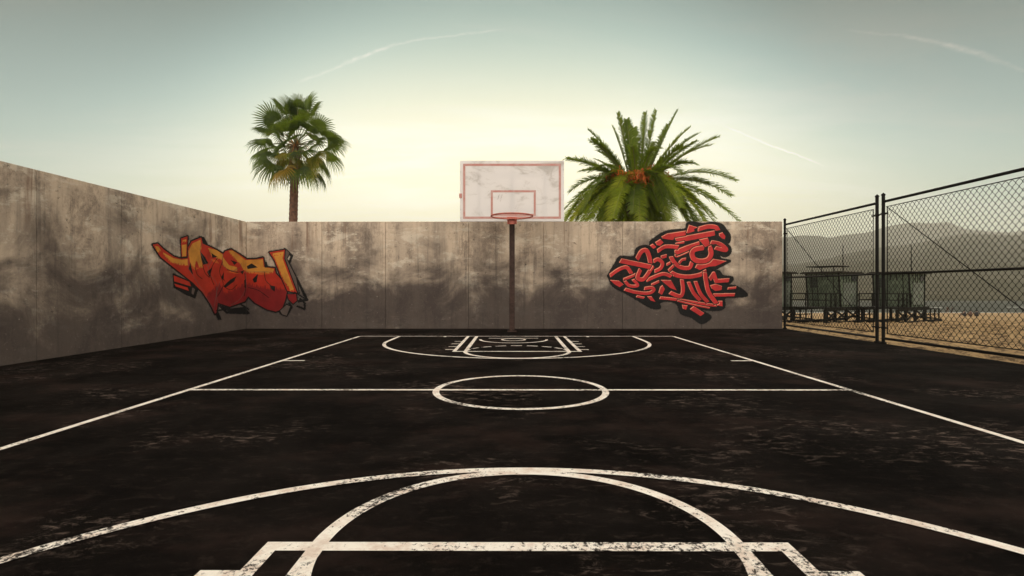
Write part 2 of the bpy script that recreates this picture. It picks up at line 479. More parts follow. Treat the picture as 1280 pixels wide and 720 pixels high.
# ------------------------------------------------------------------ graffiti (paint on the walls)
class Raster:
    def __init__(s, x0, y0, x1, y1, st=.28):
        s.x0, s.y0, s.st = x0, y0, st
        s.w = int((x1-x0)/st); s.h = int((y1-y0)/st)
        s.X, s.Y = np.meshgrid(x0+(np.arange(s.w)+.5)*st, y0+(np.arange(s.h)+.5)*st)
        s.a = np.zeros((s.h, s.w), np.int8)
    def polymask(s, P):
        m = np.zeros_like(s.a, bool); n = len(P)
        for i in range(n):
            xa, ya = P[i]; xb, yb = P[(i+1) % n]
            if ya == yb: continue
            c = ((s.Y > min(ya, yb)) & (s.Y <= max(ya, yb)) & (s.X < (s.Y-ya)*(xb-xa)/(yb-ya)+xa))
            m ^= c
        return m
    def dist(s, P, closed=False):
        d = np.full(s.a.shape, 1e9); n = len(P)
        for i in range(n if closed else n-1):
            xa, ya = P[i]; xb, yb = P[(i+1) % n]; L = (xb-xa)**2+(yb-ya)**2+1e-9
            t = np.clip(((s.X-xa)*(xb-xa)+(s.Y-ya)*(yb-ya))/L, 0, 1)
            d = np.minimum(d, np.hypot(s.X-xa-t*(xb-xa), s.Y-ya-t*(yb-ya)))
        return d
    def poly(s, P, col, out=0, ocol=1):
        m = s.polymask(P)
        if out:
            s.a[m | (s.dist(P, True) < out)] = ocol
        if col is not None: s.a[m] = col
    def stroke(s, P, w, col, out=0, ocol=1):
        d = s.dist(P)
        if len(P) > 1 and w > 2:                      # chiselled, slanted ends
            for (xa, ya), (xb, yb) in ((P[0], P[1]), (P[-1], P[-2])):
                L = math.hypot(xb-xa, yb-ya)+1e-9; ux, uy = (xb-xa)/L, (yb-ya)/L
                al = (s.X-xa)*(ux-.35*uy)+(s.Y-ya)*(uy+.35*ux)
                near = np.hypot(s.X-xa, s.Y-ya) < w*.75+out
                d = np.where(near & (al < -.12*w), np.maximum(d, w/2+np.maximum(0, -al-.12*w)), d)
        if out: s.a[d < w/2+out] = ocol
        s.a[d < w/2] = col
def jitter_down(r, src, onto, new, mx, seed):        # ragged spray strokes under a colour field
    rs = np.random.RandomState(seed); base = np.repeat(rs.randint(0, mx+1, r.w//2+1), 2)[:r.w]
    m = r.a == src; out = r.a.copy()
    for k in range(1, mx+1):
        sh = np.zeros_like(m); sh[k:] = m[:-k]; sh &= (base >= k)[None, :]
        out[sh & (r.a == onto)] = new
    r.a = out
def overspray(r, seed, reach=.55, p=.75):
    rs = np.random.RandomState(seed); m = r.a == 0; dd = np.full(r.a.shape, 99.)
    cur = ~m
    for k in range(9):
        nx_ = cur.copy(); nx_[1:] |= cur[:-1]; nx_[:-1] |= cur[1:]; nx_[:, 1:] |= cur[:, :-1]; nx_[:, :-1] |= cur[:, 1:]
        dd[nx_ & ~cur] = (k+.5)*r.st; cur = nx_
    r.a[m & (rs.rand(*r.a.shape) < p*np.exp(-dd/reach))] = 1
def smoothpts(P, n=5):                                # Catmull-Rom through the points
    Q = []
    for i in range(len(P)-1):
        p0 = P[max(i-1, 0)]; p1 = P[i]; p2 = P[i+1]; p3 = P[min(i+2, len(P)-1)]
        for k in range(n):
            t = k/n
            Q.append(tuple(.5*((2*p1[a])+(-p0[a]+p2[a])*t+(2*p0[a]-5*p1[a]+4*p2[a]-p3[a])*t*t+(-p0[a]+3*p1[a]-3*p2[a]+p3[a])*t**3) for a in (0, 1)))
    return Q+[P[-1]]

def graffiti_right():
    r = Raster(756, 272, 940, 408); sc = 977/190.0
    c = lambda P: [(750+x/sc, 270+y/sc) for x, y in P]
    K, RD, CO = 1, 2, 3
    sil = [(50,385),(70,350),(100,300),(130,262),(215,262),(235,210),(290,190),(320,200),(322,170),(340,150),(400,110),(460,92),(545,85),(560,48),(600,40),(660,50),(720,42),(780,55),(810,90),(835,130),(825,172),(800,170),(835,200),(835,240),(800,262),(770,250),(775,275),(835,288),(800,310),(740,345),(765,355),(790,385),(850,395),(835,430),(800,440),(880,455),(945,508),(870,520),(800,525),(800,575),(780,600),(720,605),(640,600),(705,640),(700,665),(650,690),(590,650),(520,625),(495,565),(430,545),(380,560),(385,590),(330,590),(250,545),(160,492),(85,452)]
    sil = smoothpts(sil+[sil[0]], 4); r.poly(c(sil), K); r.a[r.dist(c(sil), True) < 1.0] = K
    def st(P, w, sm=True):
        Q = smoothpts(P) if sm and len(P) > 2 else P
        r.stroke(c(Q), w*1.14/sc, RD, 1.0)
    def po(P): r.poly(c(P), RD, .9)
    st([(385,525),(480,535),(590,552),(720,572),(780,568)], 16)
    st([(500,545),(620,575),(700,590)], 9)
    po([(525,570),(562,575),(552,602),(532,596)]); st([(590,590),(655,632)], 26)
    po([(750,545),(785,545),(785,580),(750,575)])
    st([(725,508),(862,505)], 18); st([(820,465),(872,460)], 13)
    po([(705,445),(740,435),(782,450),(780,475),(740,482),(715,465)])
    st([(705,405),(728,370),(745,418),(825,412)], 23, False)
    st([(455,362),(500,383),(570,390),(640,377),(680,355)], 24)
    st([(672,365),(680,420),(697,490),(745,560)], 24)
    st([(612,420),(645,500),(690,552)], 20); st([(568,425),(598,490),(640,540)], 20)
    st([(525,410),(532,480),(512,515),(450,492)], 22)
    po([(388,410),(455,412),(492,478),(450,462)]); po([(385,455),(400,443),(416,470),(397,507),(374,492)])
    po([(608,332),(620,310),(700,300),(725,275),(812,290),(742,322),(700,325),(640,347)])
    st([(455,262),(478,300),(520,330),(572,332),(588,300)], 23)
    st([(508,302),(525,282),(550,276)], 15)
    st([(482,236),(560,205),(635,180)], 30); st([(482,250),(500,260),(600,215)], 8)
    st([(650,150),(695,190),(712,240),(690,280),(640,290),(602,275),(590,240),(608,215),(665,203)], 28)
    po([(635,152),(690,138),(708,185),(675,200)])
    st([(712,168),(765,178),(806,208),(800,220),(740,204)], 22)
    po([(762,112),(785,104),(804,130),(800,150),(780,143),(764,126)])
    st([(630,85),(690,68),(740,72),(756,90)], 25)
    po([(478,140),(735,92),(738,125),(520,168),(488,160)])
    po([(393,132),(430,112),(560,92),(548,125),(475,138),(470,155),(430,150),(400,144)])
    po([(552,108),(570,56),(628,74),(602,84),(607,98),(562,112)])
    st([(485,178),(540,168)], 12)
    st([(370,225),(420,196),(500,200)], 22); st([(330,185),(350,203)], 20)
    po([(353,168),(385,148),(407,170),(386,192),(364,187)])
    st([(392,265),(425,256)], 20); st([(428,312),(450,300)], 15); st([(440,350),(472,318)], 16)
    st([(300,412),(400,372),(455,388)], 20); st([(330,442),(378,420)], 15)
    st([(235,515),(282,526)], 13); po([(300,515),(330,515),(356,552),(325,542)])
    st([(160,470),(230,490),(310,495),(345,475),(328,460),(285,466)], 19)
    st([(150,408),(200,388),(228,375)], 16); st([(160,418),(190,448),(242,446),(212,408)], 17)
    po([(63,410),(120,415),(152,440),(125,457),(95,440)])
    st([(65,382),(120,343),(170,330),(200,368)], 21)
    st([(345,290),(372,278),(400,302),(388,335),(352,355)], 21)
    st([(258,345),(240,395),(272,408),(300,380),(338,320)], 23)
    st([(238,275),(265,228),(297,222),(315,262),(322,300)], 25)
    st([(132,287),(322,326)], 27)
    red = r.a == RD                                   # pale sprayed edge on the upper left of each letter stroke
    up = np.roll(np.roll(red, 3, 0), 3, 1)
    r.a[red & ~up] = CO
    overspray(r, 3)
    return r

def graffiti_left():
    r = Raster(182, 288, 388, 404); sc = 1218/220.0
    c = lambda P: [(180+x/sc, 280+y/sc) for x, y in P]
    K, RD, DR, YE, GR = 1, 2, 3, 4, 5
    # drop-shadow strokes
    r.stroke(c([(985,190),(1022,220),(1000,275),(1060,390),(1127,525),(1065,535)]), 16/sc, K)
    r.stroke(c([(1000,545),(1020,575),(985,635),(945,620),(930,590)]), 13/sc, K)
    r.stroke(c([(1060,570),(1110,590),(1112,548),(1080,520)]), 11/sc, K)
    r.stroke(c([(495,600),(520,660)]), 24/sc, K); r.stroke(c([(520,565),(570,612),(720,617),(690,580)]), 15/sc, K)
    r.stroke(c([(600,560),(650,545),(720,590)]), 10/sc, K)
    r.poly(c([(970,170),(1005,200),(985,240),(1050,370),(1070,480),(985,330)]), GR, 1.0)
    r.poly(c([(195,340),(330,400),(372,450),(350,515),(285,490),(200,440)]), K)
    r.poly(c([(200,355),(310,400),(322,432),(205,397)]), RD); r.poly(c([(205,412),(298,440),(306,462),(215,432)]), RD)
    r.poly(c([(330,440),(350,450),(338,490),(325,480)]), GR)
    r.poly(c([(380,85),(410,95),(440,150),(395,130)]), K, .6)
    body = [(300,165),(325,120),(392,93),(402,135),(470,165),(545,207),(560,188),(600,176),(650,205),(710,245),(760,245),(822,233),(832,300),(902,305),(908,340),(952,390),(977,430),(987,470),(975,525),(952,592),(910,606),(850,592),(765,545),(718,500),(695,535),(590,572),(508,545),(498,612),(488,622),(452,550),(400,470),(330,402),(258,345),(190,292),(110,228),(55,142),(90,135),(130,175),(200,225),(250,240),(298,236)]
    r.poly(c(body), RD, 1.7)
    r.poly(c([(252,100),(297,84),(292,222),(256,228)]), RD, 1.3)
    r.poly(c([(258,145),(290,140),(286,218),(262,222)]), YE)
    r.poly(c([(262,112),(288,104),(288,112),(262,120)]), YE)
    low = r.polymask(c([(430,700),(430,480),(520,400),(560,470),(700,400),(800,420),(990,440),(990,700)])) & (r.a == RD)
    r.a[low] = DR
    Y = [[(125,195),(200,236),(255,247),(297,242),(299,280),(240,272),(175,250)],
         [(72,152),(95,155),(112,182),(88,184)],
         [(303,185),(330,135),(387,108),(392,160),(382,190),(402,292),(376,292),(360,240),(345,292),(330,292),(312,245)],
         [(440,165),(500,180),(542,212),(545,240),(520,232),(470,225)],
         [(540,225),(585,285),(640,298),(642,320),(580,312),(545,282)],
         [(583,184),(612,184),(700,250),(820,243),(826,298),(897,310),(886,330),(720,332),(688,312),(662,270),(620,226)]]
    for P in Y: r.poly(c(P), YE)
    for P in ([(560,330),(600,325),(660,335),(640,345)], [(730,335),(830,335),(880,345),(800,352)], [(455,240),(500,250),(520,275),(480,265)], [(320,300),(350,300),(380,305),(350,320)]): r.poly(c(P), 6)
    H = [[(303,312),(316,266),(336,352)],[(388,192),(420,230),(442,272),(405,282),(392,240)],[(530,372),(550,328),(548,380),(562,402)],
         [(545,432),(590,388),(637,360),(622,396),(560,442)],[(748,382),(787,344),(777,402),(758,406)],[(866,422),(907,432),(902,468),(880,452)],
         [(596,248),(643,265),(622,284)],[(462,200),(505,228),(470,234)],[(708,292),(742,272),(785,300),(715,312)],[(432,330),(470,300),(450,370)],
         [(690,390),(704,380),(704,440),(692,440)],[(660,330),(690,322),(680,350)],[(840,250),(860,300),(832,302)]]
    for P in H: r.poly(c(P), K)
    G = [[(300,300),(400,460),(490,610)],[(470,240),(440,330),(500,420),(480,590)],[(600,330),(690,330),(700,440),(660,520),(600,560)],[(530,380),(500,470),(505,540)],
         [(700,330),(900,332)],[(310,165),(300,235),(305,290)],[(395,135),(385,190),(440,300)],[(545,210),(540,280),(600,322),(660,300),(670,270)]]
    for P in G: r.stroke(c(smoothpts(P)), .45, GR)
    I = [[(505,235),(470,290),(455,350),(480,420)],[(540,260),(520,330),(545,420),(505,500)],[(575,315),(640,335),(690,322)],[(695,340),(700,440),(690,500)],
         [(560,440),(600,455),(640,420)],[(720,440),(790,460),(860,510)],[(830,330),(840,390),(870,420)],[(350,300),(365,350),(400,380)],[(400,280),(420,340),(450,370)]]
    for P in I: r.stroke(c(smoothpts(P)), .75, K)
    r.stroke(c([(500,600),(560,590),(600,610),(660,585)]), 9/sc, K)
    r.poly(c([(520,560),(600,585),(690,575),(715,612),(600,605),(540,590)]), K)
    r.poly(c([(940,600),(985,560),(1010,570),(985,635),(955,625)]), GR, 1.2)
    r.poly(c([(865,195),(972,178),(968,240),(1005,340),(1057,477),(990,462),(940,350),(900,250)]), RD, 1.4)
    r.poly(c([(888,203),(965,190),(956,235),(990,330),(1035,450),(1012,455),(950,350),(915,262)]), YE)
    r.poly(c([(885,215),(950,208),(950,214),(890,222)]), RD)
    r.poly(c([(990,487),(1050,485),(1056,530),(1030,552),(1000,522)]), DR, 1.2)
    r.stroke(c([(1040,470),(1125,525)]), 1.2, K)
    jitter_down(r, YE, RD, YE, 9, 1); jitter_down(r, RD, DR, RD, 16, 2)
    overspray(r, 4)
    return r

def build_graffiti(r, colour_names, fn, keep, parent, label):
    """one mesh per colour, cells of the traced design laid on the wall, grouped in row runs"""
    g = None
    for ci, (nm, key) in enumerate(colour_names, 1):
        V = []; Fc = []
        for j in range(r.h):
            row = r.a[j] == ci; i = 0
            ya = r.y0+j*r.st; yb = ya+r.st
            while i < r.w:
                if row[i]:
                    k = i
                    while k < r.w and row[k]: k += 1
                    xa = max(r.x0+i*r.st, keep[0]); xb = min(r.x0+k*r.st, keep[1])
                    if xb-xa > .05:
                        n = len(V); V += [fn(xa, yb), fn(xb, yb), fn(xb, ya), fn(xa, ya)]; Fc.append((n, n+1, n+2, n+3))
                    i = k
                else: i += 1
        if not V: continue
        mb = MB(); mb.add(V, Fc)
        o = mb.build(nm if ci > 1 else 'graffiti', M[key], g or parent)
        if g is None: g = o; o['label'] = label
    return g
def on_back(x, y):
    p = px(x, y, WY-.004); return (p.x, p.y-WY, p.z)
def on_left(x, y):
    Y = (LX+.004)/((x-VX)/F); p = px(x, y, Y); return (p.x-LX, p.y, p.z)
corner = VX+F*LX/WY
build_graffiti(graffiti_right(), [('outline','black'),('letter_fill','crimson'),('edge_highlight','coral')], on_back, (0, 2000), WB, 'red wildstyle lettering with thick black outline')
gl = graffiti_left()
names = [('outline','black'),('letter_fill','red'),('shaded_fill','deep_red'),('yellow_fill','yellow'),('grey_shading','grey_paint'),('orange_fill','orange')]
build_graffiti(gl, names, on_left, (0, corner-.1), WL, 'yellow and red lettering, left half of the tag')
build_graffiti(gl, names, on_back, (corner+.1, 2000), WB, 'yellow and red lettering, right half of the tag')

# ------------------------------------------------------------------ basketball hoop
def hoop():
    BY = 25.6; s = BY/F
    cx = (640-VX)*s
    root = empty('basketball_hoop', (cx, 26.45, 0))
    L = lambda x, y, z: (x-cx, y-26.45, z)
    zb = EYE+83*s; zt = EYE+159*s; w = 130*s
    mb = MB(); mb.box((0, BY-26.45, (zb+zt)/2), (w, .07, zt-zb))
    board = mb.build('backboard', M['board'], root, bevel=.02)
    mb = MB(); yf = BY-26.45-.038
    def frame(x0, x1, z0, z1, t):
        mb.box(((x0+x1)/2, yf, z0+t/2), (x1-x0, .006, t)); mb.box(((x0+x1)/2, yf, z1-t/2), (x1-x0, .006, t))
        mb.box((x0+t/2, yf, (z0+z1)/2), (t, .006, z1-z0-2*t)); mb.box((x1-t/2, yf, (z0+z1)/2), (t, .006, z1-z0-2*t))
    frame(-w/2+.15, w/2-.15, zb+.13, zt-.15, .11)
    mb.build('border_line', M['board_red'], board)
    mb = MB(); X0 = (613.5-640)*s; X1 = (669.7-640)*s; frame(X0, X1, EYE+90*s, EYE+122*s, .10)
    mb.build('target_square', M['board_red'], board)
    mb = MB()                                          # two scratched slashes and small nicks
    for dx, ln in ((-17, 5.5), (-13.5, 8)):
        mb = MB(); mb.bar(((dx-1)*s, yf+.002, EYE+(116-ln)*s), ((dx+1.2)*s, yf+.002, EYE+117*s), .03, .006)
        mb.build('scratch', M['trunk'], board)
    mb = MB(); mb.box((-w/2+.03, yf-.01, EYE+115*s), (.14, .04, .22)); mb.build('side_clip', M['board_red'], board, bevel=.01)
    # steel frame behind the board
    mb = MB()
    for x in (-1.6, 0, 1.6): mb.box((x, BY-26.45+.075, (zb+zt)/2), (.09, .07, zt-zb-.3))
    for z in (zb+.6, zt-.7): mb.box((0, BY-26.45+.15, z), (3.4, .07, .09))
    mb.build('board_frame', M['pole'], root, bevel=.01)
    for za, zc in ((5.5, zb+.6), (7.0, zt-.72)):
        mb = MB(); mb.bar((0, -.02, za), (0, BY-26.45+.15, zc), .12, .12)
        mb.build('support_arm', M['pole'], root, bevel=.01)
    mb = MB(); mb.box((0, 0, 3.6), (.27, .27, 7.16))
    mb.build('pole', M['pole'], root, bevel=.03)
    mb = MB(); mb.box((0, 0, .012), (.46, .46, .024))
    for a in (-1, 1):
        for b in (-1, 1): mb.tube([(a*.18, b*.18, .03), (a*.18, b*.18, .075)], .028, 6)
    mb.build('base_plate', M['pole'], root, bevel=.004)
    rz = EYE+90*BY*.953/F; ry = 24.42-26.45; rr = .96
    mb = MB(); mb.tube([(math.cos(a)*rr, ry+math.sin(a)*rr, rz) for a in [2*math.pi*i/48 for i in range(49)]], .036, 8, False)
    rim = mb.build('rim', M['rim'], root, smooth=True)
    mb = MB(); mb.box((0, ry+rr+.10, rz+.0), (.42, .20, .05)); mb.box((0, BY-26.45-.06, rz-.06), (.46, .05, .36))
    for x in (-.17, .17): mb.bar((x, ry+rr-.05, rz-.04), (x*.9, BY-26.45-.09, rz-.22), .035)
    mb.build('bracket', M['rim'], rim, bevel=.006)
    tag(root, 'tall basketball hoop with a worn white backboard, bare red rim and brown pole', 'basketball hoop')
hoop()

# ------------------------------------------------------------------ chain-link fence
def fence_panel(ya, yb, label, end_a=.0, end_b=.0, post_a_h=5.85, post_b_h=5.85, brace=True, clamp_b=False, clamp_a=False):
    """stands on x = 14.6, from depth ya (far) to yb (near)"""
    X = 14.62; root = empty('chain_link_fence', (X, ya, 0))
    d = yb-ya                                          # negative
    def post(y, h):
        mb = MB(); mb.tube([(0, y, -.2), (0, y, h)], .062, 12); mb.tube([(0, y, h), (0, y, h+.05)], .075, 12); mb.tube([(0, y, h+.05), (0, y, h+.10)], .06, 12, r2=.02)
        mb.tube([(0, y, -.02), (0, y, .05)], .11, 12)
        return mb.build('post', M['fence_metal'], root, smooth=False)
    post(0, post_a_h); post(d, post_b_h)
    mb = MB(); mb.tube([(0, -.05, 5.60), (0, d+.05, 5.60)], .052, 10); mb.build('top_rail', M['fence_metal'], root)
    mb = MB(); mb.tube([(0, -.05, 2.75), (0, d+.05, 2.75)], .040, 10); mb.build('middle_rail', M['fence_metal'], root)
    mb = MB(); mb.tube([(0, -.05, .20), (0, d+.05, .20)], .050, 10); mb.build('bottom_rail', M['fence_metal'], root)
    f0, f1, z0, z1 = -.22, d+.22, .40, 5.38
    mb = MB(); mb.tube([(0, f0, z0), (0, f1, z0), (0, f1, z1), (0, f0, z1), (0, f0, z0)], .020, 6); mb.build('inner_frame', M['fence_metal'], root)
    if brace:
        mb = MB(); mb.tube([(-.03, f0, z1), (-.03, f1, z0)], .017, 6); mb.build('brace_rod', M['fence_metal'], root)
    # zigzag wires
    pw, ph, r = .215, .245, .0085
    n = 2*int((z1-z0)/ph); dz = (z1-z0)/n; y = f0; k = 0
    mb = MB()
    while y-pw*.5 > f1-.02:                          # neighbouring wires hook into each other
        pts = []
        for i in range(n+1):
            near = (i+k) % 2
            pts.append((.009 if near else -.009, y-(pw*.53 if near else -pw*.03), z1-i*dz))
        mb.tube(pts, r, 4, False); y -= pw*.5; k += 1
    mb.build('chain_link_mesh', M['wire'], root)
    ties = [(0, .0), (d, .0)]
    for z in (5.12, 2.75, .62):
        for yy, sgn in ((0, -1), (d, 1)):
            mb = MB(); mb.box((0, yy+sgn*.12, z), (.05, .26, .06)); mb.tube([(0, yy, z-.045), (0, yy, z+.045)], .076, 10)
            mb.build('clamp', M['fence_metal'], root)
    return tag(root, label, 'fence', 'chain-link fence panels along the right of the court')
fence_panel(28.42, 21.22, 'chain-link fence panel between the end of the concrete wall and the paired posts')
fence_panel(20.86, 13.2, 'chain-link fence panel nearer the camera, cut by the right edge of the photo')
# short chains joining the paired posts of both panels
for z, w_ in ((5.12, 'upper'), (2.75, 'middle'), (.62, 'lowest')):
    mb = MB(); mb.tube([(14.62, 21.16, z), (14.60, 21.10, z-.03), (14.62, 21.04, z), (14.60, 20.98, z+.02), (14.62, 20.92, z+.02)], .026, 6)
    tag(mb.build('post_chain', M['fence_metal']), w_+' of three short dark chain ties between the paired fence posts', 'chain', 'chain ties between the paired posts')

# ------------------------------------------------------------------ lifeguard towers
def tower(first=True, shade=True):
    root = empty('lifeguard_tower', (0, 0, 0))
    a, b = 2.4, 2.6; D = 1.24; H = 2.55
    x0, x1, y0, y1 = 0, b, 0, a                       # near corner is the origin
    # cabin: the -x face leans outward
    mb = MB(); t = .32
    mb.add([(x0,y0,D),(x1,y0,D),(x1,y1,D),(x0,y1,D),(x0-t,y0,D+H),(x1+.04,y0,D+H+.0),(x1+.04,y1,D+H),(x0-t,y1,D+H)],
           [(3,2,1,0),(4,5,6,7),(0,1,5,4),(1,2,6,5),(2,3,7,6),(3,0,4,7)])
    cab = mb.build('cabin', M['tower_wood'], root)
    mb = MB()                                          # battens
    for i in range(1, 6):
        yy = y0+(y1-y0)*i/6; mb.bar((x0-.015, yy, D+.03), (x0-t-.015, yy, D+H-.03), .05, .03)
    for i in range(1, 6):
        xx = x0+(x1-x0)*i/6; mb.bar((xx, y0-.012, D+.03), (xx, y0-.012, D+H-.03), .05, .025)
    for (p, q) in (((x0-.01,y0-.01,D),(x0-t-.01,y0-.01,D+H)), ((x1,y0-.01,D),(x1+.04,y0-.01,D+H)), ((x0-.01,y1,D),(x0-t-.01,y1,D+H))): mb.bar(p, q, .10)
    mb.build('batten', M['tower_dark'], cab)
    # louvred window on the leaning face, shutter door
    def face(y, z): return Vector((x0-t*(z-D)/H, y, z))
    mb = MB()
    mb.add([face(1.55,D+1.45)+Vector((-.03,0,0)), face(2.15,D+1.45)+Vector((-.03,0,0)), face(2.15,D+2.2)+Vector((-.03,0,0)), face(1.55,D+2.2)+Vector((-.03,0,0)),
            face(1.55,D+1.45), face(2.15,D+1.45), face(2.15,D+2.2), face(1.55,D+2.2)], [(0,1,2,3),(4,5,1,0),(5,6,2,1),(6,7,3,2),(7,4,0,3)])
    wn = mb.build('window', M['louvre'], cab)
    mb = MB()
    for k in range(6): z = D+1.5+k*.12; mb.bar(face(1.53,z)+Vector((-.05,0,0)), face(2.17,z)+Vector((-.05,0,0)), .05, .02)
    mb.build('louvre', M['tower_wood'], wn)
    mb = MB()
    for (ya, yb) in ((.55, 1.25),):
        mb.add([face(ya,D+.05)+Vector((-.035,0,0)), face(yb,D+.05)+Vector((-.035,0,0)), face(yb,D+2.05)+Vector((-.035,0,0)), face(ya,D+2.05)+Vector((-.035,0,0)),
                face(ya,D+.05), face(yb,D+.05), face(yb,D+2.05), face(ya,D+2.05)], [(0,1,2,3),(4,5,1,0),(5,6,2,1),(6,7,3,2),(7,4,0,3)])
    dr = mb.build('door', M['tower_wood'], cab)
    mb = MB(); mb.bar(face(.66,D+1.0)+Vector((-.06,0,0)), face(.66,D+1.2)+Vector((-.06,0,0)), .04); mb.build('handle', M['tower_dark'], dr)
    mb = MB(); mb.box((1.35, -.045, D+1.0), (2.0, .05, 1.70)); bd = mb.build('notice_board', M['tower_board'], root, bevel=.01)
    mb = MB(); mb.tube([(1.55, -.072, D+.85), (1.55, -.10, D+.85)], .16, 10); mb.build('round_plate', M['tower_wood'], bd)
    mb = MB(); mb.box((2.1, -.03, D+2.18), (.62, .03, .38)); mb.build('side_window', M['louvre'], root)
    mb = MB(); mb.box((x1+.28, .55, D+.72), (.46, .9, 1.10)); mb.build('storage_box', M['tower_wood'], root, bevel=.02)
    # roof
    mb = MB(); mb.box(((x0-t+x1)/2+.12, a/2, D+H+.05), (b+t+.75, a+.7, .10)); mb.box(((x0-t+x1)/2+.12, a/2, D+H+.13), (b+t+.55, a+.5, .05))
    rf = mb.build('roof', M['tower_roof'], root, bevel=.01)
    if shade:
        mb = MB(); mb.box((.55, a/2, D+H+.56), (2.0, 2.3, .07))
        for (px_, py_) in ((-.2, .4), (1.3, .4), (-.2, 2.0), (1.3, 2.0)): mb.tube([(px_, py_, D+H+.15), (px_, py_, D+H+.54)], .03, 6)
        mb.build('shade_canopy', M['tower_dark'], root)
    mb = MB(); mb.tube([(1.15, .35, D+H+.1), (1.15, .35, D+H+2.25)], .035, 6, r2=.022); mb.build('mast', M['tower_dark'], root)
    # deck
    px0 = -2.5; px1 = b+.55
    mb = MB(); mb.box(((px0+px1)/2, a/2, D-.05), (px1-px0, a+.35, .09)); 
    for yy in (-.12, a+.12): mb.box(((px0+px1)/2, yy, D-.18), (px1-px0, .10, .17))
    mb.build('deck', M['tower_dark'], root)
    # railing round the porch
    mb = MB()
    for yy in (-.10, a+.10):
        for z in (1.02, .55): mb.bar((px0+.05, yy, D+z), (x0-.2, yy, D+z), .07, .06)
        
        for i in range(4 if yy < 0 else 2): xx = px0+.06+i*(x0-.25-px0)/(3 if yy < 0 else 1); mb.bar((xx, yy, D), (xx, yy, D+1.06), .07)
    for z in (1.02, .55): mb.bar((px0+.05, -.10, D+z), (px0+.05, a+.10, D+z), .07, .06)
    mb.bar((px0+.05, a/2, D), (px0+.05, a/2, D+1.02), .07)
    mb.build('railing', M['tower_dark'], root)
    # legs and cross braces
    lx = [px0+.25, -.75, 1.0, b+.25]
    for yy in (.05, a-.05):
        for xx in (lx if yy < 1 else (lx[0], lx[-1])):
            mb = MB(); mb.bar((xx, yy, -.25), (xx, yy, D-.12), .17); mb.build('leg', M['tower_dark'], root)
    mb = MB()
    for yy in (-.06,):
        for p, q in zip(lx, lx[1:]):
            mb.bar((p, yy, .30), (q, yy, D-.28), .05, .13); mb.bar((p, yy+.055, D-.28), (q, yy+.055, .30), .05, .13)
    mb.build('cross_brace', M['tower_dark'], root)
    mb = MB()
    for yy in (.05, a-.05): mb.box(((px0+px1)/2+1.3, yy, .05), (px1-px0+3.4, .22, .20))
    mb.build('skid', M['tower_dark'], root)
    # ramp with rails on the far side
    mb = MB(); rx0, rx1 = px1, px1+2.9
    for yy in (.10,):
        for z0, z1 in ((1.06, .98), (.58, .55)): mb.bar((rx0, yy, z0), (rx1, yy, z1), .07, .07)
        for i in range(4): xx = rx0+.15+i*(rx1-rx0-.2)/3; mb.bar((xx, yy, 0), (xx, yy, 1.03), .08)
    mb.bar((rx0-.05, .7, .42), (rx1, .7, .16), 1.15, .06)
    mb.build('ramp', M['tower_dark'], root)
    return root
def tower_place(o, cpx, ground_dy=43.5):
    Y = 40.0; s = (cpx-VX)/F
    o.location = (s*Y, Y, beach_z(s*Y, Y)-.03); o.rotation_euler = (0, 0, R(34))
g = 'lifeguard towers on the sand'
t2 = tower(shade=True); tower_place(t2, 1050)
tag(t2, 'green wooden lifeguard tower with a raised flat shade canopy and mast on its roof', 'lifeguard tower', g)
t3 = tower(shade=False); tower_place(t3, 1137)
tag(t3, 'green wooden lifeguard tower seen through the nearer fence panel, right of the paired posts', 'lifeguard tower', g)
t1 = copy_tree(t3); tower_place(t1, 965)
tag(t1, 'lifeguard tower mostly hidden behind the end of the concrete wall', 'lifeguard tower', g)

# ------------------------------------------------------------------ palms
def frond(mb_l, mb_r, root, tip, rise, width, seed, nl=70, thick=.035):
    """feather frond from root to tip, bowing upward by rise; leaflets on both sides in a shallow V"""
    rnd = random.Random(seed)
    root = Vector(root); tip = Vector(tip); ctrl = (root+tip)/2+Vector((0, 0, rise))
    P = lambda t: root*(1-t)**2+ctrl*2*t*(1-t)+tip*t*t
    pts = [P(i/14) for i in range(15)]
    mb_r.tube(pts, thick, 5, False, r2=.008)
    for i in range(nl):
        t = .10+.90*(i/(nl-1)); p = P(t); tan = (P(min(1, t+.02))-P(max(0, t-.02))).normalized()
        side = tan.cross(Vector((0, 0, 1)))
        if side.length < .05: side = tan.cross(Vector((1, 0, 0)))
        side.normalize(); upv = side.cross(tan).normalized()
        env = math.sin(min(1, .15+t*1.7)*math.pi/2)*(1-.50*max(0, (t-.7)/.3)**1.6)
        L = width*env*rnd.uniform(.8, 1.1)
        for s in (-1, 1):
            d = (side*s*.80+tan*rnd.uniform(.48, .78)+upv*rnd.uniform(.12, .42)).normalized()
            wd = tan.cross(d).cross(d).normalized()*.020
            mid = p+d*L*.55+Vector((0, 0, -.02*L)); e = p+d*L+Vector((0, 0, -L*rnd.uniform(.08, .3)))
            wv = (tan*.034)
            mb_l.add([p-wv, p+wv, mid+wv*.95, mid-wv*.95, e], [(0,1,2,3), (3,2,4)])

